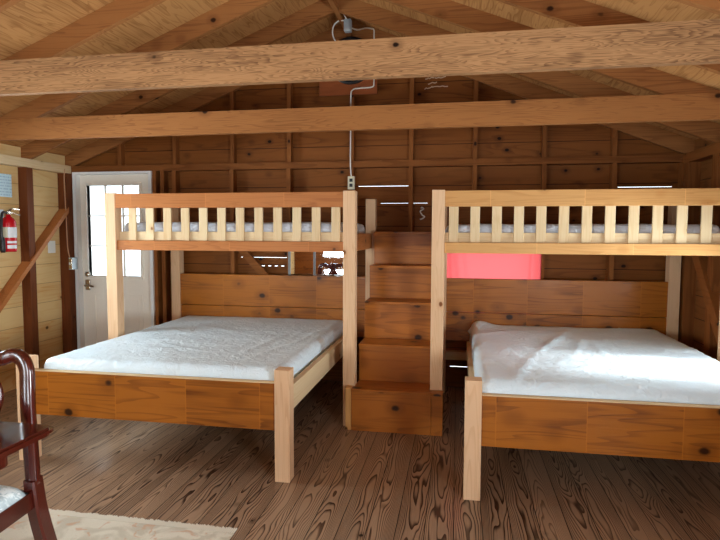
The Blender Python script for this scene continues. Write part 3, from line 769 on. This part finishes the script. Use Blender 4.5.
def chair(cx, yb, face, label):
    """queen-anne side chair; back plane at y = yb, seat towards face (-1: -y)"""
    r = thing('dining_chair', label, 'chair', (cx, yb, 0), 'mahogany dining chairs')
    f = face; hw = .262
    def Y(d): return yb+f*d          # d > 0: towards the front of the seat
    # hooped back: stiles + yoke crest
    for s in (-1, 1):
        pth = smooth_path([(cx+s*(hw-.022), Y(-.11), 0.009), (cx+s*(hw-.022), Y(-.065), .16), (cx+s*(hw-.022), Y(-.02), .33), (cx+s*(hw-.022), Y(.0), .47)], 8)
        n = len(pth)
        obj('leg', sweep(bmesh.new(), pth, sqr(.027, .030), [1.1-.15*i/n for i in range(n)], up=Vector((0, 1, 0))), M_MAHOG, r, smooth=False)
    half = [(hw-.022, 0, .45), (hw-.030, -.004, .60), (hw-.042, -.012, .74), (hw-.048, -.020, .84), (hw-.055, -.026, .90), (hw-.080, -.030, .938), (hw-.12, -.032, .948), (hw-.17, -.032, .932), (.04, -.046, .940)]
    pts = [(cx+a, Y(b), c) for a, b, c in half]+[(cx-a, Y(b), c) for a, b, c in half[::-1]]
    obj('back_frame', sweep(bmesh.new(), smooth_path(pts, 7), sqr(.027, .016, .35), up=Vector((0, 1, 0))), M_MAHOG, r, smooth=True)
    prof = [(.045, .47), (.05, .52), (.035, .58), (.06, .68), (.085, .76), (.075, .82), (.045, .86), (.075, .91), (.085, .945)]
    sp = [(p.x, p.z) for p in smooth_path([(a, 0, b) for a, b in prof], 4)]
    bm = bmesh.new(); L_, R_ = [], []
    for a, z in sp:
        d = -.045*min(1, (z-.46)/.4)
        L_.append([bm.verts.new((cx-a, Y(d)+o, z)) for o in (-.006, .006)]); R_.append([bm.verts.new((cx+a, Y(d)+o, z)) for o in (-.006, .006)])
    for i in range(len(sp)-1):
        for q in ((L_[i][0], R_[i][0], R_[i+1][0], L_[i+1][0]), (R_[i][1], L_[i][1], L_[i+1][1], R_[i+1][1]), (L_[i][1], L_[i][0], L_[i+1][0], L_[i+1][1]), (R_[i][0], R_[i][1], R_[i+1][1], R_[i+1][0])): bm.faces.new(q)
    bmesh.ops.recalc_face_normals(bm, faces=bm.faces[:])
    obj('splat', bm, M_MAHOG, r)
    # seat frame and cushion, wider at the front
    fw_ = .285; bw = hw-.012; D = .45
    ring = [(-bw, 0.01), (bw, 0.01), (fw_, D), (-fw_, D)]
    inn = [(-bw+.03, .04), (bw-.03, .04), (fw_-.03, D-.03), (-fw_+.03, D-.03)]
    bm = bmesh.new()
    P = lambda q, z: bm.verts.new((cx+q[0], Y(q[1]), z))
    a = [[P(q, z) for q in rg] for rg, z in ((ring, .355), (ring, .425), (inn, .425), (inn, .355))]
    for i in range(4):
        for k in range(4): bm.faces.new((a[k][i], a[k][(i+1) % 4], a[(k+1) % 4][(i+1) % 4], a[(k+1) % 4][i]))
    bmesh.ops.recalc_face_normals(bm, faces=bm.faces[:])
    obj('seat_frame', bm, M_MAHOG, r)
    bm = bmesh.new(); n = 14; V = []
    for i in range(n+1):
        row = []
        for j in range(n+1):
            v = j/n; u = i/n*2-1; w = (bw+(fw_-bw)*v)-.004
            e = max(0, 1-abs(u)**6)*max(0, 1-abs(2*v-1)**6)
            row.append(bm.verts.new((cx+u*w, Y(.018+v*(D-.03)), .425+.042*e**.5)))
        V.append(row)
    for i in range(n):
        for j in range(n): bm.faces.new((V[i][j], V[i+1][j], V[i+1][j+1], V[i][j+1]))
    rim = [V[i][0] for i in range(n+1)]+[V[n][j] for j in range(1, n+1)]+[V[i][n] for i in range(n-1, -1, -1)]+[V[0][j] for j in range(n-1, 0, -1)]
    bm.faces.new(rim[::-1]); bmesh.ops.recalc_face_normals(bm, faces=bm.faces[:])
    plab(obj('seat_cushion', bm, M_SEAT, r, smooth=True), 'pale patterned seat pad')
    for s in (-1, 1):
        pth = smooth_path([(cx+s*(fw_-.03), Y(D-.03), .40), (cx+s*(fw_-.015), Y(D-.012), .30), (cx+s*(fw_-.04), Y(D-.04), .14), (cx+s*(fw_-.035), Y(D-.03), .05), (cx+s*(fw_-.02), Y(D-.015), .009)], 6)
        n = len(pth)
        obj('leg', sweep(bmesh.new(), pth, circ(.026, 12), [1.25-.65*min(1, i/(n*.75))+(.3 if i > n*.85 else 0) for i in range(n)], up=Vector((0, 1, 0))), M_MAHOG, r, smooth=True)
    return r
chair(-1.868, 1.85, -1, 'dark mahogany dining chair with hooped back and pale seat at the table')

# ------------------------------------------------------------------ light
w = bpy.data.worlds.new('sky'); scene.world = w; w.use_nodes = True
bg = w.node_tree.nodes['Background']; bg.inputs[0].default_value = (.84, .94, 1., 1); bg.inputs[1].default_value = 3.6
def area(name, loc, aim, sx, sy, power, col=(1, .97, .92)):
    L = bpy.data.lights.new(name, 'AREA'); L.shape = 'RECTANGLE'; L.size, L.size_y = sx, sy; L.energy = power; L.color = col
    o = bpy.data.objects.new(name, L); COL.objects.link(o); o.location = loc
    d = Vector(aim)-Vector(loc); o.rotation_euler = d.to_track_quat('-Z', 'Z').to_euler()
    return o
def wlight(name, plane, c, h, inward, power, tilt=0., col=(1, .97, .92)):
    u, z = (h[0]+h[1])/2, (h[2]+h[3])/2
    if plane == 'yz': area(name, (c, u, z), (c+inward, u, z+tilt), h[1]-h[0], h[3]-h[2], power, col)
    else: area(name, (u, c, z), (u, c+inward, z+tilt), h[1]-h[0], h[3]-h[2], power, col)
DAY = (.84, .94, 1.)
wlight('daylight_right', 'yz', XR+.06, WIN_R, -1, 48, .35, DAY)
wlight('daylight_right_near', 'yz', XR+.06, WIN_R2, -1, 420, .50, DAY)
wlight('daylight_left', 'yz', XL-.06, WIN_L, 1, 150, 0, DAY)
wlight('daylight_left_near', 'yz', XL-.06, WIN_L2, 1, 120, .45, DAY)
wlight('daylight_front', 'xz', YF-.06, WIN_F[0], 1, 105, .2, DAY)
wlight('daylight_front_two', 'xz', YF-.06, WIN_F[1], 1, 22, .2, DAY)
SUN = bpy.data.lights.new('sun', 'SUN'); SUN.energy = 9.; SUN.angle = R(13); SUN.color = (.97, .99, 1.)
so = bpy.data.objects.new('sun', SUN); COL.objects.link(so)
so.rotation_euler = Vector((-1, .06, -.60)).to_track_quat('-Z', 'Y').to_euler()

# ------------------------------------------------------------------ camera
f, yaw, pit, rol, ch = 551.95, R(10.035), R(3.870), R(.204), 1.4367
fw = Vector((-math.sin(yaw)*math.cos(pit), math.cos(yaw)*math.cos(pit), -math.sin(pit)))
rt_ = Vector((math.cos(yaw), math.sin(yaw), 0)); up = rt_.cross(fw)
r2 = math.cos(rol)*rt_+math.sin(rol)*up; u2 = -math.sin(rol)*rt_+math.cos(rol)*up
cam = bpy.data.cameras.new('camera'); cam.sensor_width = 36; cam.lens = 36*f/720; cam.clip_start = .02
co = bpy.data.objects.new('camera', cam); COL.objects.link(co)
M = Matrix((r2, u2, -fw)).transposed().to_4x4(); M.translation = (0, 0, ch); co.matrix_world = M
scene.camera = co
scene.view_settings.view_transform = 'Standard'; scene.view_settings.look = 'None'
scene.view_settings.exposure = .1; scene.view_settings.gamma = 1.
scene.cycles.use_denoising = True
scene.cycles.max_bounces = 10; scene.cycles.diffuse_bounces = 6
scene.cycles.caustics_reflective = False; scene.cycles.caustics_refractive = False
